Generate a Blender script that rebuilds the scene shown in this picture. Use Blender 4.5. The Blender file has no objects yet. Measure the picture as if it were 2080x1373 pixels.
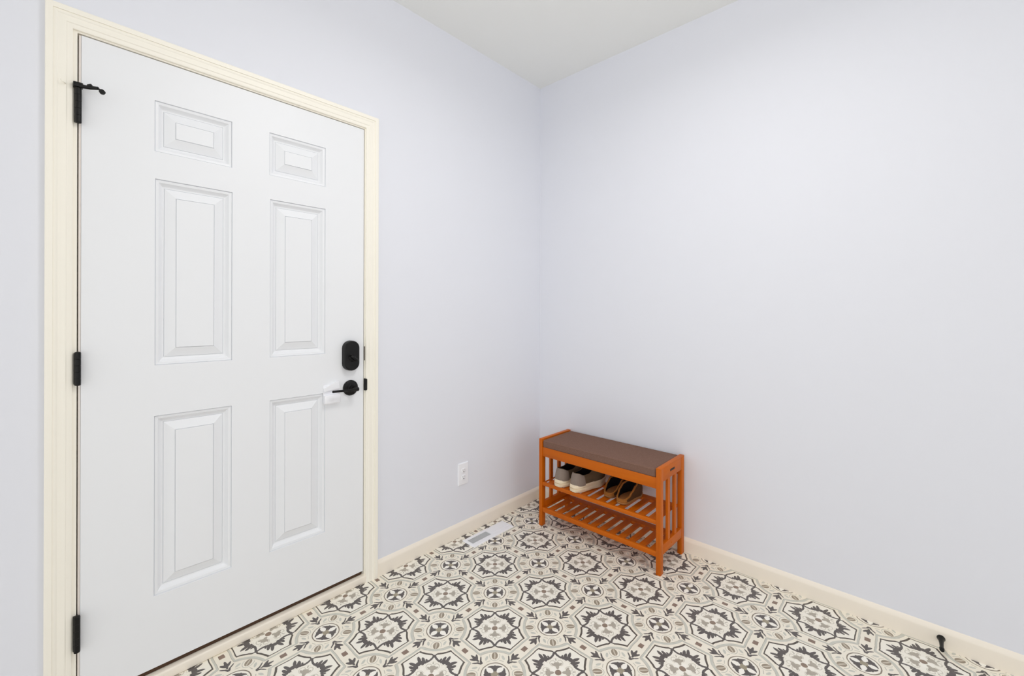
import bpy, bmesh, math, random
from mathutils import Vector, Matrix
random.seed(7)
S = bpy.context.scene
COL = S.collection

# ---------------------------------------------------------------- camera
W_PX, H_PX = 2080, 1373
F_PX, PPX, PPY = 882.36, 1040.0, 635.16
YAW, PITCH, ROLL = -0.747, 0.0002, 0.0024
CAM = Vector((1.8529, -2.2808, 1.2469))
fwd = Vector((math.sin(YAW)*math.cos(PITCH), math.cos(YAW)*math.cos(PITCH), math.sin(PITCH)))
rt0 = Vector((math.cos(YAW), -math.sin(YAW), 0)); up0 = rt0.cross(fwd)
rt = rt0*math.cos(ROLL) + up0*math.sin(ROLL); up = rt.cross(fwd)
cd = bpy.data.cameras.new('camera'); cam = bpy.data.objects.new('camera', cd); COL.objects.link(cam)
cd.sensor_width = 36; cd.sensor_fit = 'HORIZONTAL'; cd.lens = F_PX*36/W_PX
cd.shift_x = (W_PX/2 - PPX)/W_PX; cd.shift_y = (PPY - H_PX/2)/W_PX
cd.clip_start = 0.02
m = Matrix((rt, up, -fwd)).transposed().to_4x4(); m.translation = CAM
cam.matrix_world = m
S.camera = cam

# ---------------------------------------------------------------- light and exposure
world = bpy.data.worlds.new('world'); S.world = world; world.use_nodes = True
bg = world.node_tree.nodes['Background']; bg.inputs[0].default_value = (1.0, 1.0, 1.0, 1); bg.inputs[1].default_value = 1.27
def area(name, loc, target, size, sy, power, color=(1, 1, 1), spread=180):
    l = bpy.data.lights.new(name, 'AREA'); l.shape = 'RECTANGLE'; l.size = size; l.size_y = sy
    l.energy = power; l.color = color; l.spread = math.radians(spread)
    o = bpy.data.objects.new(name, l); COL.objects.link(o); o.location = loc
    o.rotation_euler = (Vector(target)-Vector(loc)).to_track_quat('-Z', 'Y').to_euler()
    return o
area('ceiling_lamp', (1.38, -1.32, 2.74), (1.38, -1.32, 0), 0.5, 0.5, 10.6, (1.0, 0.98, 0.95), 165)
pl = bpy.data.lights.new('ceiling_fill', 'POINT'); pl.energy = 6.0; pl.shadow_soft_size = .14; pl.color = (1.0, 0.97, 0.93)  # added fill point to brighten the ceiling, not a fixture of the room
plo = bpy.data.objects.new('ceiling_fill', pl); COL.objects.link(plo); plo.location = (1.34, -1.3, 2.36)
vs = S.view_settings
S.display_settings.display_device = 'sRGB'
vs.view_transform = 'Standard'; vs.look = 'None'; vs.gamma = 1.0; vs.use_curve_mapping = False
vs.exposure = 0.0
S.cycles.use_denoising = True
S.cycles.max_bounces = 12; S.cycles.diffuse_bounces = 8

# ---------------------------------------------------------------- helpers
def lin(r, g, b):
    f = lambda c: c/12.92 if c <= .04045 else ((c+.055)/1.055)**2.4
    return (f(r/255), f(g/255), f(b/255), 1)
def tag(o, label=None, cat=None, group=None, kind=None):
    if label: o['label'] = label
    if cat: o['category'] = cat
    if group: o['group'] = group
    if kind: o['kind'] = kind
    return o
def empty(name, loc, label=None, cat=None, group=None, kind=None):
    o = bpy.data.objects.new(name, None); COL.objects.link(o); o.location = loc; o.empty_display_size = .05
    return tag(o, label, cat, group, kind)
def new_obj(name, bm, mats, parent=None, smooth=35, recalc=True):
    """link a bmesh (world coordinates) as one mesh object, origin kept with its parent's"""
    me = bpy.data.meshes.new(name)
    if recalc: bmesh.ops.recalc_face_normals(bm, faces=bm.faces[:])
    off = Vector((0, 0, 0)); p = parent
    while p is not None:
        off += p.location; p = p.parent
    if off.length: bmesh.ops.translate(bm, verts=bm.verts[:], vec=-off)
    bm.to_mesh(me); bm.free()
    for m_ in (mats if isinstance(mats, (list, tuple)) else [mats]): me.materials.append(m_)
    if smooth is not None:
        me.shade_smooth(); me.set_sharp_from_angle(angle=math.radians(smooth))
    o = bpy.data.objects.new(name, me); COL.objects.link(o)
    if parent: o.parent = parent
    return o
def box(bm, x0, x1, y0, y1, z0, z1, bev=0, seg=2, mat=0, rot=None, piv=None):
    vs_ = [bm.verts.new((x, y, z)) for x in (x0, x1) for y in (y0, y1) for z in (z0, z1)]
    fs = [(0, 1, 3, 2), (4, 6, 7, 5), (0, 4, 5, 1), (2, 3, 7, 6), (0, 2, 6, 4), (1, 5, 7, 3)]
    faces = [bm.faces.new([vs_[i] for i in f]) for f in fs]
    for f in faces: f.material_index = mat
    allv = list(vs_)
    if bev:
        eds = list({e for f in faces for e in f.edges})
        r = bmesh.ops.bevel(bm, geom=eds, offset=bev, segments=seg, profile=.5, affect='EDGES')
        allv = list({v for f in r['faces'] for v in f.verts} | {v for f in faces if f.is_valid for v in f.verts})
        for f in r['faces']: f.material_index = mat
    if rot is not None:
        bmesh.ops.rotate(bm, verts=[v for v in allv if v.is_valid], cent=piv or Vector(((x0+x1)/2, (y0+y1)/2, (z0+z1)/2)), matrix=rot)
    return allv
def B(*a, **k):
    bm = bmesh.new(); box(bm, *a, **k); return bm
def loft(bm, rings, close=True, cap0=True, cap1=True, mat=0):
    R = [[bm.verts.new(p) for p in r] for r in rings]
    n = len(R[0]); out = []
    for a, b in zip(R, R[1:]):
        for i in range(n if close else n-1):
            j = (i+1) % n
            f = bm.faces.new((a[i], a[j], b[j], b[i])); f.material_index = mat; out.append(f)
    if cap0: bm.faces.new(R[0][::-1]).material_index = mat
    if cap1: bm.faces.new(R[-1]).material_index = mat
    return R
def frame_of(d):
    d = d.normalized(); t = Vector((0, 0, 1)) if abs(d.z) < .9 else Vector((1, 0, 0))
    u = d.cross(t).normalized(); return u, d.cross(u).normalized()
def lathe(bm, p0, axis, prof, seg=28, mat=0, sc=(1, 1), rotang=0):
    """prof: list of (distance along axis, radius)"""
    u, v = frame_of(Vector(axis)); a = Vector(axis).normalized(); p0 = Vector(p0)
    rings = []
    for d, r in prof:
        rings.append([p0 + a*d + (u*math.cos(t)*sc[0] + v*math.sin(t)*sc[1])*r for t in [2*math.pi*i/seg for i in range(seg)]])
    return loft(bm, rings, mat=mat)
def tube(bm, pts, rads, seg=12, mat=0):
    pts = [Vector(p) for p in pts]; rings = []
    for i, p in enumerate(pts):
        d = (pts[min(i+1, len(pts)-1)] - pts[max(i-1, 0)])
        u, v = frame_of(d); r = rads[i] if isinstance(rads, (list, tuple)) else rads
        rings.append([p + (u*math.cos(t)+v*math.sin(t))*r for t in [2*math.pi*k/seg for k in range(seg)]])
    return loft(bm, rings, mat=mat)

# ---------------------------------------------------------------- materials
class NT:
    def __init__(s, name):
        s.m = bpy.data.materials.new(name); s.m.use_nodes = True; s.t = s.m.node_tree
        s.b = s.t.nodes['Principled BSDF']
    def n(s, typ, **k):
        nd = s.t.nodes.new(typ)
        for a, v in k.items(): setattr(nd, a, v)
        return nd
    def put(s, sock, v):
        if isinstance(v, (int, float)): sock.default_value = v
        elif isinstance(v, (tuple, list, Vector)): sock.default_value = tuple(v)
        else: s.t.links.new(v, sock)
    def M(s, op, a, b=0.0, c=None):
        nd = s.n('ShaderNodeMath', operation=op); s.put(nd.inputs[0], a); s.put(nd.inputs[1], b)
        if c is not None: s.put(nd.inputs[2], c)
        return nd.outputs[0]
    def V(s, op, a, b=(0, 0, 0), scale=None):
        nd = s.n('ShaderNodeVectorMath', operation=op); s.put(nd.inputs[0], a); s.put(nd.inputs[1], b)
        if scale is not None: s.put(nd.inputs['Scale'], scale)
        return nd.outputs['Value'] if op in ('LENGTH', 'DOT_PRODUCT') else nd.outputs[0]
    def noise(s, vec, scale, detail=2, rough=.5, col=False, dist=0):
        nd = s.n('ShaderNodeTexNoise'); s.put(nd.inputs['Vector'], vec); nd.inputs['Scale'].default_value = scale
        nd.inputs['Detail'].default_value = detail; nd.inputs['Roughness'].default_value = rough; nd.inputs['Distortion'].default_value = dist
        return nd.outputs['Color' if col else 'Fac']
    def mix(s, f, a, b, blend='MIX'):
        nd = s.n('ShaderNodeMix', data_type='RGBA', blend_type=blend)
        s.put(nd.inputs[0], f); s.put(nd.inputs[6], a); s.put(nd.inputs[7], b)
        return nd.outputs[2]
    def obj(s): return s.n('ShaderNodeTexCoord').outputs['Object']
    def bump(s, h, strength=.2, dist=.001):
        nd = s.n('ShaderNodeBump'); nd.inputs['Strength'].default_value = strength; nd.inputs['Distance'].default_value = dist
        s.put(nd.inputs['Height'], h); s.t.links.new(nd.outputs[0], s.b.inputs['Normal'])
    def stretch(s, v, sc):
        return s.V('MULTIPLY', v, sc)
    def fin(s, color, rough=.5, metal=0, spec=.5, coat=0):
        s.put(s.b.inputs['Base Color'], color); s.put(s.b.inputs['Roughness'], rough); s.b.inputs['Metallic'].default_value = metal
        s.b.inputs['Specular IOR Level'].default_value = spec; s.b.inputs['Coat Weight'].default_value = coat; s.b.inputs['Coat Roughness'].default_value = .15
        return s.m
def paint(name, c, rough=.5, spec=.4, var=.02, bump=.06, scale=180, coat=0):
    t = NT(name); o = t.obj()
    n = t.noise(o, 3, 3); d = tuple(x*(1-var) for x in c[:3]) + (1,)
    t.bump(t.noise(o, scale, 3), bump, .001)
    return t.fin(t.mix(n, d, c), rough, 0, spec, coat)
M_WALL = paint('wall_paint', lin(229, 231, 239), .6, .25, .012, .08, 260)
M_CEIL = paint('ceiling_paint', lin(241, 242, 240), .8, .1, .01, .1, 200)
M_DOOR = paint('door_paint', lin(236, 238, 242), .42, .4, .01, .03, 120)
M_EDGE = paint('door_edge_paint', lin(234, 227, 222), .5, .3, .02)
M_TRIM = paint('trim_cream_paint', lin(248, 244, 233), .42, .4, .015, .03, 90)
M_BASE = paint('baseboard_cream_paint', lin(244, 236, 223), .45, .4, .02, .03, 90)
M_PLAS = paint('white_plastic', lin(243, 244, 249), .35, .5, .005, 0)
M_BLACK = paint('black_metal', lin(9, 9, 9), .42, .3, .2, .05, 300)
M_DARK = paint('dark_slot', lin(40, 38, 37), .6, .3)
M_SLIT = paint('grey_slit', lin(128, 122, 118), .6, .3)
M_BRONZE = paint('bronze_strike', lin(58, 46, 38), .4, .5)
M_SWEEP = paint('brown_door_sweep', lin(78, 56, 40), .6, .3)
M_RUB = paint('black_rubber', lin(18, 18, 18), .6, .3)

def wood(name, axis, base=(200, 98, 3), dark=(162, 68, 1), lite=(216, 116, 5)):
    t = NT(name); o = t.obj(); sc = [22, 22, 22]; sc[axis] = 1.6
    v = t.stretch(o, tuple(sc)); n = t.noise(v, 1.6, 4, .6, dist=.6)
    w = t.n('ShaderNodeTexWave', wave_type='BANDS', bands_direction='DIAGONAL'); t.put(w.inputs['Vector'], v)
    w.inputs['Scale'].default_value = .55; w.inputs['Distortion'].default_value = 6; w.inputs['Detail'].default_value = 3
    c = t.mix(n, lin(*dark), lin(*lite)); c = t.mix(t.M('MULTIPLY', w.outputs['Fac'], .35), c, lin(*base))
    big = t.noise(o, 7, 2); c = t.mix(t.M('MULTIPLY', big, .4), c, lin(*base))
    t.bump(n, .05, .001)
    return t.fin(c, .45, 0, .22, .02)
M_WX, M_WY, M_WZ = wood('orange_wood_x', 0), wood('orange_wood_y', 1), wood('orange_wood_z', 2)

def fabric():
    t = NT('brown_weave'); o = t.obj()
    wv = lambda d: (lambda w: w.outputs['Fac'])(t.n('ShaderNodeTexWave', wave_type='BANDS', bands_direction=d))
    n1 = t.noise(t.stretch(o, (260, 900, 900)), 1, 2); n2 = t.noise(t.stretch(o, (900, 260, 900)), 1, 2)
    n = t.M('MULTIPLY', t.M('ADD', n1, n2), .5); c = t.mix(n, lin(68, 45, 37), lin(156, 122, 107))
    c = t.mix(t.M('MULTIPLY', t.noise(o, 30, 3), .35), c, lin(120, 90, 77)); c = t.mix(t.M('MULTIPLY', t.M('GREATER_THAN', t.noise(t.stretch(o, (170, 420, 420)), 1, 2), .58), .14), c, lin(172, 142, 126))
    t.bump(n, .4, .001)
    return t.fin(c, .95, 0, .15)
M_FAB = fabric()
def cloth(name, a, b, sc=400, rough=.9):
    t = NT(name); o = t.obj(); n = t.noise(o, sc, 3); big = t.noise(o, 25, 3)
    c = t.mix(n, lin(*a), lin(*b)); c = t.mix(t.M('MULTIPLY', big, .3), c, lin(*a)); t.bump(n, .25, .0008)
    return t.fin(c, rough, 0, .2)
M_TAUPE = cloth('taupe_canvas_shaded', (84, 68, 50), (116, 98, 76))  # upper darker than its own taupe: shadow beyond the counter put into the colour
M_TAUPE2 = cloth('taupe_counter', (122, 108, 98), (152, 138, 128))
M_SOLE = cloth('cream_rubber', (226, 208, 178), (240, 226, 200), 60, .6)
M_LIN = cloth('black_lining', (14, 14, 18), (30, 30, 34))
M_TAN = cloth('tan_suede', (140, 88, 38), (176, 118, 58), 220)
M_TAN2 = cloth('tan_insole', (172, 122, 70), (208, 160, 104), 120, .8)
M_TSOLE = cloth('tan_sole', (150, 102, 58), (178, 132, 84), 90, .7)
M_BRN = cloth('dark_brown_suede', (74, 50, 30), (104, 74, 46), 220)

def floor_mat():
    t = NT('patterned_floor'); A0, OX, OY = .31, .3287, -.7548
    M, V = t.M, t.V
    pos = t.obj()
    p = V('MULTIPLY', V('SUBTRACT', pos, (OX, OY, 0)), (1/A0, 1/A0, 0))
    w = t.noise(p, 9, 2, .5, col=True)
    p = V('ADD', p, V('MULTIPLY', V('SUBTRACT', w, (.5, .5, .5)), (.018, .018, 0)))
    f = V('ABSOLUTE', V('SUBTRACT', V('FRACTION', V('ADD', p, (.5, .5, 0))), (.5, .5, 0)))
    sx = t.n('ShaderNodeSeparateXYZ'); t.put(sx.inputs[0], f)
    a = M('MAXIMUM', sx.outputs[0], sx.outputs[1]); b = M('MINIMUM', sx.outputs[0], sx.outputs[1])
    def comb(x, y):
        c = t.n('ShaderNodeCombineXYZ'); t.put(c.inputs[0], x); t.put(c.inputs[1], y); return c.outputs[0]
    Q = comb(a, b)
    c_ = M('SUBTRACT', .5, b); d_ = M('SUBTRACT', .5, a)
    C = comb(c_, d_); rc = V('LENGTH', C); k = 1/math.sqrt(2)
    D = comb(M('MULTIPLY', M('ADD', a, b), k), M('MULTIPLY', M('SUBTRACT', a, b), k))
    g = M('MULTIPLY', M('SUBTRACT', a, b), k)
    Ee = M('MULTIPLY', M('ADD', c_, d_), k); E_ = comb(Ee, M('MULTIPLY', M('SUBTRACT', c_, d_), k))
    def ell(P, x, y, rx, ry, ang=0):
        mp = t.n('ShaderNodeMapping', vector_type='TEXTURE'); t.put(mp.inputs[0], P)
        mp.inputs['Location'].default_value = (x, y, 0); mp.inputs['Rotation'].default_value = (0, 0, math.radians(ang))
        mp.inputs['Scale'].default_value = (rx, ry, 1)
        return V('LENGTH', mp.outputs[0])
    def seg(P, x0, y0, x1, y1, hw):
        return ell(P, (x0+x1)/2, (y0+y1)/2, math.hypot(x1-x0, y1-y0)/2+hw*.8, hw, math.degrees(math.atan2(y1-y0, x1-x0)))
    lt = lambda x, v: M('LESS_THAN', x, v); gt = lambda x, v: M('GREATER_THAN', x, v)
    def AND(*xs):
        r = xs[0]
        for x in xs[1:]: r = M('MULTIPLY', r, x)
        return r
    def near(x, c, h): return M('COMPARE', x, c, h)
    def UN(*xs):
        r = xs[0]
        for x in xs[1:]: r = M('MINIMUM', r, x)
        return lt(r, 1)
    state = [t.mix(t.noise(p, 1.3, 3), lin(243, 236, 220), lin(248, 242, 228))]
    def lay(mask, col): state[0] = t.mix(mask, state[0], col if isinstance(col, tuple) and len(col) == 4 else col)
    blot = t.noise(p, 16, 3)
    dark = t.mix(blot, lin(72, 66, 66), lin(98, 92, 92))
    line = t.mix(blot, lin(66, 58, 52), lin(92, 82, 75))
    grey = t.mix(blot, lin(192, 193, 184), lin(216, 215, 205))
    thin = lin(182, 177, 165)
    # grey double bands
    arcz = gt(d_, .074)
    lay(AND(lt(rc, .352), gt(rc, .322), arcz), grey)
    lay(AND(near(rc, .318, .0030), arcz), thin)
    lay(AND(near(a, .416, .010), gt(rc, .337)), grey)
    lay(AND(near(a, .428, .0028), gt(rc, .325)), thin)
    # octagon interior and its dark frame
    inO = AND(lt(a, .385), gt(rc, .394))
    lay(inO, t.mix(t.noise(p, 3, 2), lin(246, 241, 229), lin(250, 247, 237)))
    lay(AND(near(a, .381, .0065), gt(rc, .385)), line)
    bend = M('MULTIPLY', M('POWER', M('MAXIMUM', M('SUBTRACT', 1, M('MULTIPLY', g, 1/.036)), 0), 1.5), .030)
    lay(AND(lt(M('ABSOLUTE', M('SUBTRACT', M('SUBTRACT', rc, bend), .3975)), .0115), lt(a, .386)), line)
    # leaf wreath
    lay(UN(seg(Q, .208, .208, .1925, .160, .0135), seg(Q, .1935, .168, .1865, .120, .0135), seg(Q, .1865, .130, .195, .085, .0145), seg(Q, .190, .095, .222, .045, .018),
           ell(Q, .238, 0, .028, .034), ell(Q, .224, .052, .026, .034, -25), seg(Q, .228, .025, .312, .055, .0195), seg(Q, .285, .046, .322, .060, .010), seg(Q, .212, .066, .272, .087, .0185),
           ell(Q, .204, .040, .014, .018), ell(Q, .193, .085, .012, .018), ell(Q, .218, .102, .018, .012, 20)), dark)
    # little flower in the octagon's middle
    pale = t.mix(blot, lin(206, 201, 188), lin(224, 219, 206))
    taup = t.mix(blot, lin(160, 152, 140), lin(192, 184, 171))
    lay(UN(ell(Q, .062, 0, .032, .023)), lin(251, 248, 239))
    lay(AND(near(ell(D, .128, .040, .040, .034, 20), 1, .14), gt(V('LENGTH', Q), .1)), pale)
    lay(UN(seg(D, .062, 0, .125, 0, .022), seg(D, .092, .012, .120, .052, .015), ell(D, .126, .018, .016, .016)), taup)
    lay(UN(seg(D, .168, 0, .196, 0, .008)), thin)
    lay(lt(M('ABSOLUTE', M('SUBTRACT', V('LENGTH', Q), M('ADD', .188, M('MULTIPLY', .012, M('SINE', M('MULTIPLY', g, 110)))))), .0035), lin(232, 226, 212))
    lay(UN(ell(Q, 0, 0, .036, .036)), t.mix(blot, lin(122, 102, 88), lin(158, 138, 122)))
    # ringed circle with four petals
    lay(lt(rc, .162), t.mix(blot, lin(118, 106, 92), lin(150, 137, 121)))
    lay(lt(rc, .150), lin(248, 243, 232))
    lay(UN(seg(E_, .040, 0, .106, 0, .024), seg(E_, .108, .010, .100, .072, .0125), seg(E_, .082, .0, .100, .058, .016)), dark)
    lay(UN(ell(C, .080, 0, .044, .030)), lin(252, 249, 241))
    lay(AND(lt(c_, .0345), lt(d_, .0345)), t.mix(blot, lin(146, 138, 116), lin(172, 162, 142)))
    # eyes, blots and hooks round the circle
    lay(AND(near(rc, .199, .0038), gt(M('SUBTRACT', c_, d_), .075), gt(d_, .05)), lin(196, 192, 180))
    lay(UN(seg(E_, .207, .105, .250, .092, .015)), grey)
    lay(AND(near(ell(E_, .262, 0, .070, .062), 1, .06), lt(Ee, .29)), lin(202, 200, 190))
    lay(UN(ell(E_, .263, 0, .053, .037)), t.mix(blot, lin(132, 120, 102), lin(168, 154, 136)))
    lay(UN(ell(E_, .263, 0, .056, .009)), lin(206, 196, 180))
    # paired sprigs and three-lobed leaves in the strips
    lay(UN(ell(C, .223, 0, .016, .020), seg(C, .220, .004, .258, .024, .0115), seg(C, .250, .020, .294, .066, .0085),
           seg(C, .268, 0, .384, 0, .0165), seg(C, .292, .004, .350, .046, .0155), ell(C, .322, 0, .032, .030)), dark)
    lay(AND(gt(c_, .464), lt(d_, .029)), t.mix(blot, lin(118, 98, 86), lin(150, 126, 112)))
    hv = t.noise(pos, 2.2, 3); col = t.mix(.06, state[0], t.mix(hv, lin(150, 140, 125), lin(250, 248, 240)))
    t.bump(t.noise(pos, 140, 3), .05, .001)
    return t.fin(col, .5, 0, .35)
M_FLOOR = floor_mat()

# ---------------------------------------------------------------- room shell
WX, WY, HC = -.010, .010, 2.7670            # wall planes and ceiling height
XE, YE = 5.4, -5.6
CL, CR, CT = -2.2208, -1.2675, 2.0987              # casing inner edges
DL, DR, DT, DB = -2.2079, -1.2746, 2.0907, .0540   # door leaf edges
GAP, JAMB = .003, .0055                    # gap round the leaf, visible jamb edge
tag(new_obj('floor', B(WX-.02, XE, YE, WY+.02, -.05, 0), M_FLOOR, smooth=None), 'grey, brown and cream patterned floor with octagons and ringed crosses', 'floor', kind='structure')
tag(new_obj('ceiling', B(WX-.15, XE, YE, WY+.15, HC, HC+.06), M_CEIL, smooth=None), 'plain off-white ceiling', 'ceiling', kind='structure')
tag(new_obj('wall_right', B(WX-.15, XE, WY, WY+.12, -.05, HC), M_WALL, smooth=None), 'pale lavender grey wall behind the wooden shoe bench', 'wall', kind='structure')
bm = bmesh.new()
oL, oR, oT = DL-GAP-.03, DR+GAP+.03, DT+GAP+.03
box(bm, WX-.14, WX, YE, oL, -.05, HC); box(bm, WX-.14, WX, oR, WY, -.05, HC); box(bm, WX-.14, WX, oL, oR, oT, HC)
tag(new_obj('wall_left', bm, M_WALL, smooth=None), 'pale lavender grey wall with the white entry door in it', 'wall', kind='structure')

# door casing: one mitred moulding round three sides
prof = [(0, -.002), (0, .006), (.004, .0085), (.012, .0095), (.0145, .0115), (.021, .0125), (.026, .0115), (.031, .0120), (.0345, .0145), (.038, .0150),
        (.0410, .0145), (.0415, .0175), (.0555, .0180), (.0573, .0165), (.0573, -.002)]
i0 = 0
bm = bmesh.new()
rings = []
for st in range(4):
    r = []
    for o_, h in prof:
        o_ += i0; x = WX+h
        r.append([(x, CL-o_, 0), (x, CL-o_, CT+o_), (x, CR+o_, CT+o_), (x, CR+o_, 0)][st])
    rings.append(r)
loft(bm, rings)
tag(new_obj('trim_1', bm, M_TRIM, smooth=28), 'cream moulded casing framing the white door', 'door casing', kind='structure')
# jamb with stops
bm = bmesh.new(); jx1 = WX-.001; jo = .03
box(bm, WX-.14, jx1, DL-GAP-jo, DL-GAP, 0, DT+GAP); box(bm, WX-.14, jx1, DR+GAP, DR+GAP+jo, 0, DT+GAP)
box(bm, WX-.14, jx1, DL-GAP-jo, DR+GAP+jo, DT+GAP, DT+GAP+jo)
sx0, sx1 = WX-.14, WX-.048
box(bm, sx0, sx1, DL-GAP, DL+.012, 0, DT+GAP); box(bm, sx0, sx1, DR-.012, DR+GAP, 0, DT+GAP); box(bm, sx0, sx1, DL+.012, DR-.012, DT-.012, DT+GAP)
jamb = tag(new_obj('trim_2', bm, M_TRIM, smooth=None), 'cream door jamb inside the casing', 'door jamb', kind='structure')
bm = bmesh.new(); sy0, sz0, sz1, sr = DR+GAP-.0002, .8880, .9420, .0050; sy1 = sy0+.0092
pts = [(sy0, sz0), (sy1-sr, sz0)] + [(sy1-sr+sr*math.sin(t_), sz0+sr-sr*math.cos(t_)) for t_ in (.4, .8, 1.2, 1.57)] + \
      [(sy1-sr+sr*math.cos(t_), sz1-sr+sr*math.sin(t_)) for t_ in (0, .4, .8, 1.2)] + [(sy1-sr, sz1), (sy0, sz1)]
loft(bm, [[(x, y, z) for y, z in pts] for x in (jx1-.004, WX+.0092, WX+.0100)])
tag(new_obj('strike_plate', bm, M_BLACK, jamb, smooth=30), 'black latch strike lip')
bm = B(jx1-.004, jx1+.0010, DR+GAP-.0005, DR+GAP+.0022, 1.026, 1.090, .0004, 1)
tag(new_obj('strike_plate', bm, M_BRONZE, jamb), 'bronze deadbolt strike edge')
# threshold board
bm = bmesh.new(); box(bm, -.075, -.0015, CL-.006, CR+.006, 0, .0335, .006, 3)
box(bm, WX-.14, -.07, DL-GAP, DR+GAP, 0, .03)
tag(new_obj('trim_3', bm, M_BASE, smooth=40), 'cream sill board below the white door', 'door sill', kind='structure')

# baseboards
def baseboard(name, along, s0, s1, label):
    pr = [(0, 0), (.0125, 0), (.0125, .0560), (.0121, .0590), (.0108, .0622), (.0085, .0660), (.0055, .0700), (.0025, .0735), (.0010, .0750), (0, .0755)]
    bm = bmesh.new(); rings = []
    for s_ in (s0, s1):
        rings.append([(WX+d, s_, z) if along == 'y' else (s_, WY-d, z) for d, z in pr])
    loft(bm, rings)
    return tag(new_obj(name, bm, M_BASE, smooth=45), label, 'baseboard', kind='structure')
baseboard('baseboard_left', 'y', CR+.0573, WY, 'cream baseboard along the door wall')
baseboard('baseboard_right', 'x', WX, XE, 'cream baseboard along the wall behind the shoe bench')
bm = bmesh.new(); 
pr = [(0, 0), (.0125, 0), (.0125, .0560), (.0121, .0590), (.0108, .0622), (.0085, .0660), (.0055, .0700), (.0025, .0735), (.0010, .0750), (0, .0755)]
loft(bm, [[(WX+d, s_, z) for d, z in pr] for s_ in (YE, CL-.0573)])
tag(new_obj('baseboard_rear', bm, M_BASE, smooth=45), 'cream baseboard on the hinge side of the door', 'baseboard', kind='structure')

# ---------------------------------------------------------------- door leaf
FX = -.014                                 # door face plane
HX = -.004                                 # hinge barrels stand proud of it
door = empty('door_1', (FX, (DL+DR)/2, DB), 'white six-panel entry door with black hardware, closed', 'door', kind='structure')
PANELS = [(-2.0276, -1.8019, 1.7854, 1.9568),  # leaf, panel, lever and lock positions scaled about the camera for the set-back face
          (-1.6748, -1.4516, 1.7884, 1.9568),
          (-2.0261, -1.8004, 1.0677, 1.6944),
          (-1.6717, -1.4516, 1.0677, 1.6936),
          (-2.0271, -1.8009, 0.2934, 0.8981),
          (-1.6715, -1.4511, 0.2979, 0.8981)]
PP = [(0, 0), (.0011, -.0042), (.0024, -.0026), (.0105, -.0036), (.0125, -.0056), (.0195, -.0104), (.0225, -.0114), (.0258, -.0114), (.0264, -.0128), (.0271, -.0110), (.0566, -.0026), (.0572, -.0044), (.0584, -.0014)]
def leaf_mesh():
    bm = bmesh.new(); y0, y1, z0, z1 = DL+.0058, DR, DB, DT
    ys = sorted({y0, y1, *[v for p_ in PANELS for v in p_[:2]]}); zs = sorted({z0, z1, *[v for p_ in PANELS for v in p_[2:]]})
    vv = {}
    def vtx(y, z):
        if (y, z) not in vv: vv[(y, z)] = bm.verts.new((FX, y, z))
        return vv[(y, z)]
    # face grid except panel openings
    for i in range(len(ys)-1):
        for j in range(len(zs)-1):
            cy, cz = (ys[i]+ys[i+1])/2, (zs[j]+zs[j+1])/2
            if any(p_[0] < cy < p_[1] and p_[2] < cz < p_[3] for p_ in PANELS): continue
            bm.faces.new((vtx(ys[i], zs[j]), vtx(ys[i+1], zs[j]), vtx(ys[i+1], zs[j+1]), vtx(ys[i], zs[j+1])))
    for a0, a1, b0, b1 in PANELS:
        prev = None
        for d, h in PP:
            r = [bm.verts.new((FX+h*1.45, y, z)) for y, z in ((a0+d, b0+d), (a1-d, b0+d), (a1-d, b1-d), (a0+d, b1-d))]
            if prev:
                for q in range(4): bm.faces.new((prev[q], prev[(q+1) % 4], r[(q+1) % 4], r[q]))
            prev = r
        bm.faces.new(prev)
    # back and sides
    bk = [bm.verts.new((FX-.044, y, z)) for y, z in ((y0, z0), (y1, z0), (y1, z1), (y0, z1))]
    fr = [bm.verts.new((FX, y, z)) for y, z in ((y0, z0), (y1, z0), (y1, z1), (y0, z1))]
    for q in range(4): bm.faces.new((fr[q], bk[q], bk[(q+1) % 4], fr[(q+1) % 4]))
    bm.faces.new(bk)
    bmesh.ops.remove_doubles(bm, verts=bm.verts[:], dist=1e-5)
    return bm
new_obj('leaf', leaf_mesh(), M_DOOR, door, smooth=12)
tag(new_obj('edge_strip', B(FX-.044, FX-.0012, DL, DL+.0055, DB, DT, .0012, 2), M_EDGE, door), 'pinkish cream strip along the hinge edge')
tag(new_obj('door_sweep', B(FX-.040, FX-.012, DL+.002, DR-.002, .0345, DB+.0005), M_SWEEP, door, smooth=None), 'brown weather strip under the door')
# hinges
def hinge(z0, z1):
    bm = bmesh.new(); yb = -2.2093; xb = HX+.006
    L = z1-z0
    pf = [(0, .003), (.0015, .0066), (.0030, .0074)]
    for k in range(5):
        a0 = .003+(L-.006)*k/5; a1 = .003+(L-.006)*(k+1)/5
        pf += [(a0+.0006, .0074), (a1-.0006, .0074), (a1, .0068)]
    pf += [(L-.0015, .0066), (L, .003)]
    lathe(bm, (xb, yb, z0), (0, 0, 1), pf, 20)
    box(bm, FX-.02, HX+.0015, yb-.0085, yb-.001, z0+.004, z1-.004, .0006, 1)
    return new_obj('hinge', bm, M_BLACK, door)
h1 = hinge(1.8154, 1.925); hinge(1.0234, 1.1264); hinge(.2184, .330)
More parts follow.
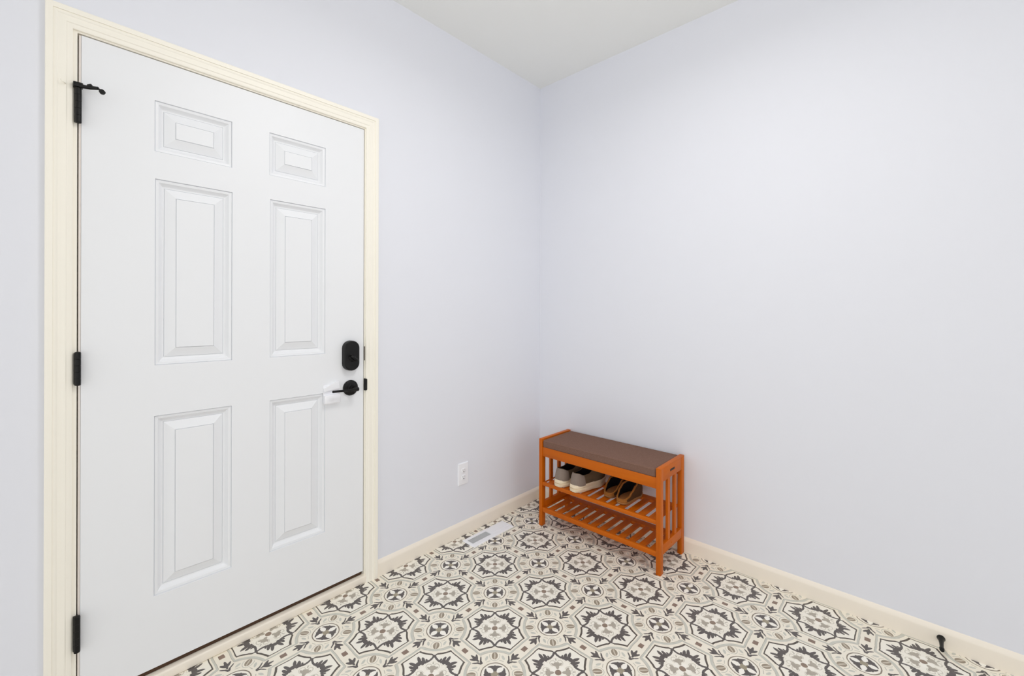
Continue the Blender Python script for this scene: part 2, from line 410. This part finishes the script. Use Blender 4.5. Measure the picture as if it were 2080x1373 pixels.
# hinge pin door stop on the top hinge
bm = bmesh.new(); hy = -2.2093; hx = HX+.006
box(bm, hx-.011, hx+.011, hy-.0115, hy+.010, 1.9225, 1.9365, .002, 2)
tube(bm, [(hx+.004, hy+.002, 1.9275), (hx+.022, hy+.024, 1.924), (hx+.036, hy+.041, 1.9235)], [.0058, .0055, .0048], 10)
lathe(bm, (hx+.018, hy+.0205, 1.926), (.05, .06, .02), [(0, .002), (.002, .0075), (.010, .0075), (.012, .003)], 14)
tube(bm, [(hx+.034, hy+.039, 1.9235), (hx+.044, hy+.050, 1.9165)], .0026, 8)
tag(new_obj('door_stop_arm', bm, M_BLACK, h1), 'black hinge pin stop arm')
bm = bmesh.new(); lathe(bm, (hx+.052, hy+.047, 1.9125), (-1, .45, -.1), [(0, .003), (.0015, .0068), (.008, .0074), (.0105, .006), (.012, .003)], 18)
tag(new_obj('bumper_pad', bm, M_RUB, h1), 'round rubber bumper')
# deadbolt plate
def oblong(y, z, w, h, x, n=10):
    r = w/2; pts = []
    for k in range(n+1): t_ = math.pi*k/n; pts.append((x, y+r*math.cos(t_), z+h/2-r+r*math.sin(t_)*.92))
    for k in range(n+1): t_ = math.pi+math.pi*k/n; pts.append((x, y+r*math.cos(t_), z-h/2+r+r*math.sin(t_)*.92))
    return pts
ky, kz = -1.3415, 1.0535
bm = bmesh.new(); loft(bm, [oblong(ky, kz, .071, .140, FX-.001), oblong(ky, kz, .071, .140, FX+.021), oblong(ky, kz, .068, .137, FX+.0255), oblong(ky, kz, .062, .131, FX+.028)])
lk = tag(new_obj('deadbolt', bm, M_BLACK, door, smooth=30), 'black oblong deadbolt plate')
bm = bmesh.new(); lathe(bm, (FX+.0265, ky, kz-.010), (1, 0, 0), [(0, .0165), (.002, .0165), (.003, .0150), (.007, .013), (.009, .012)], 24)
box(bm, FX+.030, FX+.052, ky-.019, ky+.019, kz-.0155, kz-.0045, .004, 3, rot=Matrix.Rotation(math.radians(-38), 3, 'X'))
new_obj('thumb_turn', bm, M_BLACK, lk)
# lever handle
ly, lz = -1.3385, 0.9077
bm = bmesh.new(); lathe(bm, (FX-.001, ly, lz), (1, 0, 0), [(0, .0345), (.007, .0345), (.010, .032), (.012, .027), (.0125, .016), (.016, .0125), (.034, .0115)], 32)
lv = tag(new_obj('lever_handle', bm, M_BLACK, door), 'black door lever on a round rose')
bm = bmesh.new(); 
def lev_ring(y, x, hw, hz, zc):
    return [(x+hw*math.cos(t_), y, zc+hz*math.sin(t_)) for t_ in [2*math.pi*k/14 for k in range(14)]]
X0 = FX+.004
loft(bm, [lev_ring(ly+.018, X0+.044, .002, .003, lz-.003), lev_ring(ly+.016, X0+.044, .0055, .0080, lz-.0025), lev_ring(ly+.008, X0+.0445, .0068, .0095, lz-.002), lev_ring(ly-.002, X0+.045, .0060, .0085, lz-.0018), lev_ring(ly-.012, X0+.046, .0046, .0056, lz-.0015), lev_ring(ly-.05, X0+.048, .0040, .0052, lz-.001),
          lev_ring(ly-.080, X0+.048, .0040, .0052, lz), lev_ring(ly-.103, X0+.047, .0040, .0052, lz+.0003), lev_ring(ly-.105, X0+.047, .002, .0035, lz+.0003)])
new_obj('lever', bm, M_BLACK, lv)

# child lock stuck on the door beneath the lever
cl = empty('lever_lock', (FX, -1.4274, 0.8700), 'white plastic child lock stuck on the door behind the black lever', 'child lock')
new_obj('base_plate', B(FX-.0005, FX+.004, -1.4616, -1.3932, 0.8459, 0.9323, .0018, 2), M_PLAS, cl)
bm = bmesh.new()
pr = [(FX, y, z) for y, z in ((-1.4611, 0.9052), (-1.4611, 0.9192), (-1.4425, 0.9283), (-1.4154, 0.9414), (-1.3943, 0.9429), (-1.3912, 0.9122))]
r0 = [Vector(p_) for p_ in pr]; cen = sum(r0, Vector())/len(r0)
loft(bm, [r0, [p_+Vector((.011, 0, 0)) for p_ in r0], [cen+(p_-cen)*.95+Vector((.013, 0, 0)) for p_ in r0]])
new_obj('upper_catch', bm, M_PLAS, cl)
bm = bmesh.new()
box(bm, FX, FX+.022, -1.4621, -1.3917, 0.8524, 0.8896, .004, 3)
lathe(bm, (FX+.021, -1.4355, 0.8710), (1, 0, 0), [(0, .009), (.0018, .0085), (.0026, .006)], 18)
new_obj('latch_body', bm, M_PLAS, cl)

# painted hook on the casing
bm = bmesh.new(); hz_ = 1.9245
tube(bm, [(WX+.010, -2.2365, hz_), (.010, -2.2375, hz_-.0005), (.013, -2.242, hz_+.0008), (.012, -2.2455, hz_+.0035), (.011, -2.2468, hz_+.0075)], [.0017, .0017, .0016, .0015, .0012], 8)
tag(new_obj('screw_hook', bm, M_TRIM), 'tiny cream-painted hook screwed into the casing beside the top hinge', 'hook')

# ---------------------------------------------------------------- outlet
oy, oz = -.6735, .3425
outlet = empty('wall_outlet', (WX, oy, oz), 'white duplex power outlet on the wall between door and shoe bench', 'outlet')
bm = bmesh.new(); hw, hh = .0365, .0610
def rr(x, w, h): return [(x, oy+sy*w, oz+sz*h) for sy, sz in ((-1, -1), (1, -1), (1, 1), (-1, 1))]
loft(bm, [rr(WX-.001, hw, hh), rr(WX+.003, hw, hh), rr(WX+.0065, hw-.003, hh-.003), rr(WX+.007, hw-.006, hh-.006)])
new_obj('cover_plate', bm, M_PLAS, outlet, smooth=20)
for s_ in (1, -1):
    zc = oz-.0010+s_*.0190; bm = bmesh.new()
    pts = []
    for k in range(28):
        t_ = 2*math.pi*k/28; pts.append((oy+.0165*math.cos(t_), zc+max(-.0135, min(.0135, .0172*math.sin(t_)))))
    loft(bm, [[(WX+.006, y, z) for y, z in pts], [(WX+.0085, y, z) for y, z in pts], [(WX+.0088, oy+(y-oy)*.96, zc+(z-zc)*.96) for y, z in pts]])
    rc_ = new_obj('socket', bm, M_PLAS, outlet)
    bm = bmesh.new(); xs = WX+.0086
    box(bm, xs, xs+.0005, oy-.0076, oy-.0057, zc+.0010, zc+.0090, mat=1); box(bm, xs, xs+.0005, oy+.0056, oy+.0072, zc+.0020, zc+.0085, mat=1)
    lathe(bm, (xs, oy, zc-.0062), (1, 0, 0), [(0, .0030), (.0005, .0030)], 14)
    tag(new_obj('slots', bm, [M_DARK, M_SLIT], rc_, smooth=None), 'dark plug slots')
bm = bmesh.new(); lathe(bm, (WX+.0065, oy, oz), (1, 0, 0), [(0, .0032), (.001, .003), (.0014, .002)], 14); new_obj('screw', bm, M_PLAS, outlet)

# ---------------------------------------------------------------- floor register
vx0, vx1, vy0, vy1 = .0465, .1420, -.7235, -.4130
vent = empty('floor_vent', ((vx0+vx1)/2, (vy0+vy1)/2, 0), 'white rectangular floor register beside the door-wall baseboard', 'vent')
gx0, gx1, gy0, gy1 = .0690, .1150, -.7090, -.5700
bm = bmesh.new()
def fr4(bm, x0, x1, y0, y1, X0, X1, Y0, Y1, z0, z1, zt):
    o_ = [(x0, y0), (x1, y0), (x1, y1), (x0, y1)]; i_ = [(X0, Y0), (X1, Y0), (X1, Y1), (X0, Y1)]
    c0 = [bm.verts.new((x, y, z0)) for x, y in o_]; cx, cy = (x0+x1)/2, (y0+y1)/2
    c1 = [bm.verts.new((x, y, z1)) for x, y in o_]
    c2 = [bm.verts.new((x+(.004 if x < cx else -.004), y+(.004 if y < cy else -.004), zt)) for x, y in o_]
    c3 = [bm.verts.new((x, y, zt)) for x, y in i_]; c4 = [bm.verts.new((x, y, z0)) for x, y in i_]
    for A_, B_ in ((c0, c1), (c1, c2), (c2, c3), (c3, c4)):
        for q in range(4): bm.faces.new((A_[q], A_[(q+1) % 4], B_[(q+1) % 4], B_[q]))
fr4(bm, vx0, vx1, vy0, vy1, gx0, gx1, gy0, gy1, .0, .002, .0062)
new_obj('frame', bm, M_PLAS, vent, smooth=20)
M_GRILL = paint('grey_grille', lin(196, 199, 202), .45, .4)
bm = bmesh.new()
n_l = 22
for k in range(n_l):
    y = gy0+(k+.5)*(gy1-gy0)/n_l
    box(bm, gx0, gx1, y-.0021, y+.0021, .0015, .0046)
box(bm, (gx0+gx1)/2-.001, (gx0+gx1)/2+.001, gy0, gy1, .0012, .0040)
tag(new_obj('grille', bm, M_GRILL, vent, smooth=None), 'grey louvred grille')
new_obj('duct_floor', B(gx0, gx1, gy0, gy1, .0002, .0008), paint('duct_grey', lin(170, 172, 174), .7), vent, smooth=None)
bm = bmesh.new(); box(bm, .0690, .1150, -.5560, -.4260, .0058, .0074, .0006, 1)
new_obj('slide_cover', bm, M_PLAS, vent)

# ---------------------------------------------------------------- door stop on the baseboard
bm = bmesh.new(); ds = (1.9281, WY-.0115, .0370)
lathe(bm, ds, (0, -1, 0), [(0, .0118), (.0022, .0120), (.0038, .0112), (.010, .0092), (.020, .0074), (.034, .0062), (.062, .0054), (.066, .0052)], 24)
stop = tag(new_obj('door_stop', bm, M_BLACK), 'black trumpet-shaped door stop screwed to the baseboard', 'door stop')
bm = bmesh.new(); lathe(bm, (ds[0], ds[1]-.066, ds[2]), (0, -1, 0), [(0, .0058), (.002, .0070), (.012, .0068), (.016, .0055), (.018, .003)], 20)
new_obj('rubber_tip', bm, M_RUB, stop)

# ---------------------------------------------------------------- shoe bench
BX0, BX1, BY0, BY1, BH = .2330, .9740, -.2950, -.0060, .5085
PW, PD = .0235, .0330                       # post section
bench = empty('shoe_bench', ((BX0+BX1)/2, (BY0+BY1)/2, 0), 'orange-brown slatted wooden shoe bench with a brown cushion seat', 'bench')
px = (BX0, BX1-PW)
for x in px:
    for y in (BY0, BY1-PD):
        new_obj('leg', B(x, x+PW, y, y+PD, 0, BH-.004, .0026), M_WZ, bench)
for i, x in enumerate(px):
    rl = new_obj('side_rail', B(x+.001, x+PW-.001, BY0+PD-.001, BY1-PD+.001, .4400, BH-.006, .0015), M_WY, bench)
    new_obj('side_cap', B(x, x+PW, BY0, BY1, BH-.0065, BH, .0022), M_WY, bench)
    lr = new_obj('side_rail', B(x+.003, x+PW-.001, BY0+PD-.001, BY1-PD+.001, .0900, .1370, .0015), M_WY, bench)
    if i == 1:
        bm = B(BX1-.0015, BX1+.0006, -.1820, -.1300, .4690, .4790, .0008, 1)
        tag(new_obj('maker_badge', bm, M_DARK, rl), 'small dark oblong badge')
        bm = bmesh.new(); lathe(bm, (BX1-.0015, -.162, .113), (1, 0, 0), [(0, .004), (.002, .0038), (.0028, .002)], 12)
        new_obj('screw_cap', bm, M_WY, lr)
    for yc in (-.1900, -.1105):
        xo = x+PW-.003 if i == 1 else x+.003+.013
        new_obj('side_slat', B(xo-.013, xo, yc-.0125, yc+.0125, .1360, .4410, .0012, 1), M_WZ, bench)
xi0, xi1 = BX0+PW-.001, BX1-PW+.001
new_obj('front_rail', B(xi0, xi1, BY0+.004, BY0+.022, .4080, .4620, .002), M_WX, bench)
new_obj('back_rail', B(xi0, xi1, BY1-.022, BY1-.004, .4080, .4620, .002), M_WX, bench)
new_obj('seat_board', B(xi0, xi1, BY0+.022, BY1-.022, .4480, .4590), M_WX, bench, smooth=None)
# cushion: rounded box with piping
def rbox(bm, x0, x1, y0, y1, z0, z1, r, crown=0, n=24):
    rings = []; prof_ = [(r*1.2, 0)] + [(r*(1-math.sin(t_)), r*(1-math.cos(t_))) for t_ in (math.pi/8, math.pi/4, math.pi*3/8, math.pi/2)]
    hh_ = z1-z0
    levels = [(d, z0+h) for d, h in prof_] + [(d, z1-h) for d, h in reversed(prof_)]
    for d, z in levels:
        rr_ = max(r-d*.3, .004); ring = []
        for cx, cy, a0 in ((x1-d-rr_, y1-d-rr_, 0), (x0+d+rr_, y1-d-rr_, 90), (x0+d+rr_, y0+d+rr_, 180), (x1-d-rr_, y0+d+rr_, 270)):
            for k in range(5):
                t_ = math.radians(a0+22.5*k); ring.append((cx+rr_*math.cos(t_), cy+rr_*math.sin(t_), z))
        rings.append(ring)
    return loft(bm, rings)
bm = bmesh.new(); rbox(bm, xi0+.004, xi1-.004, BY0+.002, BY1-.004, .4600, .5035, .009)
cush = tag(new_obj('cushion', bm, M_FAB, bench, smooth=60), 'brown woven seat cushion')
bm = bmesh.new(); yy, zz = BY0+.0035, .4965
tube(bm, [(xi0+.010, BY1-.012, zz), (xi0+.0058, BY1-.03, zz), (xi0+.0058, yy+.014, zz), (xi0+.010, yy+.002, zz), (xi0+.024, yy-.0005, zz), (xi1-.024, yy-.0005, zz), (xi1-.010, yy+.002, zz), (xi1-.0058, yy+.014, zz), (xi1-.0058, BY1-.03, zz), (xi1-.010, BY1-.012, zz)], .0016, 8)
new_obj('piping', bm, M_FAB, cush)
# two slatted shelves
def shelf(zt, fr_lo, fr_hi, dx):
    new_obj('shelf_rail', B(xi0, xi1, BY0+.003, BY0+.0185, fr_lo, fr_hi, .0018), M_WX, bench)
    new_obj('shelf_rail', B(xi0, xi1, -.0860, -.0385, zt-.016, zt, .0018), M_WX, bench)
    cuts = [xi0]
    for k in range(12): cuts += [.2655+dx+.0565*k, .2885+dx+.0565*k]
    cuts.append(xi1)
    for k in range(0, len(cuts), 2):
        new_obj('shelf_slat', B(cuts[k], cuts[k+1], BY0+.0175, -.0850, zt-.0095, zt-.0005, .0012, 1), M_WY, bench)
shelf(.1075, .0835, .1095, 0)
ZS = .2560
shelf(ZS, .2375, .2580, -.006)

# ---------------------------------------------------------------- shoes
def lerp(a, b, t_): return a+(b-a)*t_
def smooth_tab(tab, x):
    for (x0, y0), (x1, y1) in zip(tab, tab[1:]):
        if x <= x1:
            t_ = max(0, (x-x0)/(x1-x0)); t_ = t_*t_*(3-2*t_); return lerp(y0, y1, t_)
    return tab[-1][1]
NTH = 64
def outline(L, wid, heel_r, side):
    """sole outline; s runs 0 heel..1 toe; side +1/-1 shifts the waist inward"""
    tab_r = [(0, .80), (.12, .88), (.30, .82), (.45, .80), (.68, 1.0), (.85, .86), (1.0, .45)]
    tab_l = [(0, .80), (.12, .86), (.30, .76), (.45, .68), (.66, 1.0), (.85, .90), (1.0, .45)]
    pts = []
    for k in range(NTH):
        t_ = 2*math.pi*k/NTH                      # 0 = toe, pi = heel
        s_ = .5+.5*math.copysign(abs(math.cos(t_))**.82, math.cos(t_))
        end = abs(math.sin(t_))**(.50 if math.cos(t_) < 0 else .62)
        wr = smooth_tab(tab_r if (math.sin(t_) > 0) == (side > 0) else tab_l, s_)
        pts.append((math.copysign(wid/2*wr*end, math.sin(t_)), s_*L))
    return pts
def shoe(name, loc, ang, label, group, side, L, wid, sole_h, rim, rimz, mats, style):
    """rim: (centre s, half length, half width); rimz: table s-> height of the opening's edge"""
    upper_m, counter_m, sole_m, lining_m, insole_m = mats
    root = empty(name, loc, label, 'shoe', group)
    R_ = Matrix.Rotation(ang, 3, 'Z'); P0 = Vector(loc)
    def w(p): return P0 + R_ @ Vector(p)
    ol = outline(L, wid, 0, side)
    cy_ = L*.5
    def sc(pts, k, ky=None):
        ky = k if ky is None else ky
        return [(x*k, cy_+(y-cy_)*ky) for x, y in pts]
    # sole with a groove line
    bm = bmesh.new()
    def toe_spring(y): return .012*max(0, (y/L-.72)/.28)**2
    lv_ = [(0, .93), (.004, .985), (sole_h*.44, 1.0), (sole_h*.48, .955), (sole_h*.54, .955), (sole_h*.58, .995), (sole_h*.94, .97), (sole_h, .94)]
    rings = [[w((x, y, z+toe_spring(y)*(1-0*z))) for x, y in sc(ol, k_)] for z, k_ in lv_]
    loft(bm, rings); new_obj('sole', bm, sole_m, root, smooth=50)
    # upper: annular loft from sole edge to the opening
    ro, rl, rw = rim
    def rim_pt(k):
        t_ = 2*math.pi*k/NTH
        y = L*ro+L*rl*math.copysign(abs(math.cos(t_))**.9, math.cos(t_)); x = rw*math.copysign(abs(math.sin(t_))**.8, math.sin(t_))
        return Vector((x, y, smooth_tab(rimz, y/L)))
    base = [Vector((x, y, sole_h*.80+toe_spring(y))) for x, y in sc(ol, .945, .955)]
    NR = 10
    rows = []
    for r_ in range(NR+1):
        u_ = r_/NR; row = []
        for k in range(NTH):
            b_, q_ = base[k], rim_pt(k)
            t_ = 2*math.pi*k/NTH
            front = max(0, math.cos(t_))                       # toe side bulges, heel side is steep
            hx_ = u_**(1.0+1.2*front); hz = 1-(1-u_)**(1.0+.9*front+.25*abs(math.sin(t_)))
            p_ = Vector((lerp(b_.x, q_.x, hx_), lerp(b_.y, q_.y, hx_), lerp(b_.z, q_.z, hz)))
            bul = math.sin(math.pi*u_)*(.004+.003*front)
            p_.x += math.sin(t_)*bul; p_.y += math.cos(t_)*bul*.6
            row.append(p_)
        rows.append(row)
    bm = bmesh.new()
    lip = [Vector((p_.x*.94, L*ro+(p_.y-L*ro)*.97, p_.z-.0015)) for p_ in rows[-1]]
    loft(bm, [[w(p_) for p_ in row] for row in rows+[lip]], cap0=True, cap1=False)
    new_obj('upper', bm, upper_m, root, smooth=60)
    # lining bowl
    fl = sole_h+.006
    bm = bmesh.new(); lr_ = []
    for f_ in (0, .35, .7, 1):
        lr_.append([w((lerp(p_.x, p_.x*(.90 if p_.y < L*.25 else .98), f_), lerp(p_.y, L*ro+(p_.y-L*ro)*(.99 if p_.y < L*ro else 1.08), f_), lerp(p_.z, fl, f_))) for p_ in lip])
    loft(bm, lr_, cap0=False, cap1=False)
    new_obj('lining', bm, lining_m, root, smooth=60)
    bm = bmesh.new(); bm.faces.new([bm.verts.new(v_) for v_ in lr_[-1]])
    new_obj('insole', bm, insole_m, root, recalc=True)
    # heel counter: a patch lying over the heel of the upper
    lo_t, hi_t = style.get('counter', (.70, 1.30))
    k0, k1 = int(NTH*lo_t/2), int(NTH*hi_t/2)
    if counter_m:
        bm = bmesh.new(); grid = []
        cen = Vector((0, L*.16, 0))
        def off(p_, d):
            n_ = Vector((p_.x, (p_.y-cen.y)*1.0, 0)); n_ = n_.normalized() if n_.length else Vector((0, -1, 0))
            return p_+n_*d
        rws = rows if style.get('full', True) else rows
        k_rng = list(range(k0, k1+1))
        A_ = [[off(row[k], .0022) for k in k_rng] for row in rws]
        B_ = [[off(row[k], -.0006) for k in k_rng] for row in rws]
        ring = []
        for a_, b_ in zip(A_, B_): ring.append([w(p_) for p_ in a_+b_[::-1]])
        loft(bm, ring); new_obj('heel_counter', bm, counter_m, root, smooth=50)
    if style.get('binding'):
        bm = bmesh.new(); pts = [w(p_) for p_ in rows[-1]]
        rings = []
        n_ = len(pts)
        for i_ in range(n_):
            d_ = pts[(i_+1) % n_]-pts[i_-1]; u2, v2 = frame_of(d_); r2 = style['binding']
            rings.append([pts[i_]+(u2*math.cos(q)+v2*math.sin(q))*r2 for q in [2*math.pi*k/8 for k in range(8)]])
        loft(bm, rings+[rings[0]], cap0=False, cap1=False); bmesh.ops.remove_doubles(bm, verts=bm.verts[:], dist=1e-6)
        new_obj('collar_binding', bm, style['bind_mat'], root, smooth=60)
    return root
grey_rim = (.355, .280, .036)
grey_z = [(0, .102), (.09, .102), (.22, .089), (.34, .090), (.52, .110), (.66, .122), (1, .12)]
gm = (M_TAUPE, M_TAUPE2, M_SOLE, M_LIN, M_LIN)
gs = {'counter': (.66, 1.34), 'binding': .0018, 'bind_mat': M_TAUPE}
GG = 'grey slip-on shoes on the upper shelf'
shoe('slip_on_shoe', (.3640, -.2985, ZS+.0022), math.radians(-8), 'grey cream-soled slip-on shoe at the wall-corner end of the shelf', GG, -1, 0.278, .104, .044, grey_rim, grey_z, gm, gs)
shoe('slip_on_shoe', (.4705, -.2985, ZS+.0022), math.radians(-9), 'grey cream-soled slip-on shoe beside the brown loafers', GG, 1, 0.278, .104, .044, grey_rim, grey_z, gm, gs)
tan_rim = (.36, .335, .036)
tan_z = [(0, .025), (.06, .026), (.16, .036), (.30, .058), (.45, .076), (.62, .082), (1, .082)]
tm = (M_BRN, M_TAN, M_TSOLE, M_LIN, M_TAN2)
ts = {'counter': (.80, 1.20), 'binding': .0050, 'bind_mat': M_TAN}
TG = 'brown loafers on the upper shelf'
shoe('loafer', (.6480, -.2280, ZS+.0002), math.radians(0), 'brown low-backed loafer standing next to the grey shoes', TG, -1, .220, .086, .015, tan_rim, tan_z, tm, ts)
shoe('loafer', (.7380, -.2560, ZS+.0002), math.radians(-1), 'brown low-backed loafer nearest the empty end of the shelf', TG, 1, .225, .088, .015, tan_rim, tan_z, tm, ts)
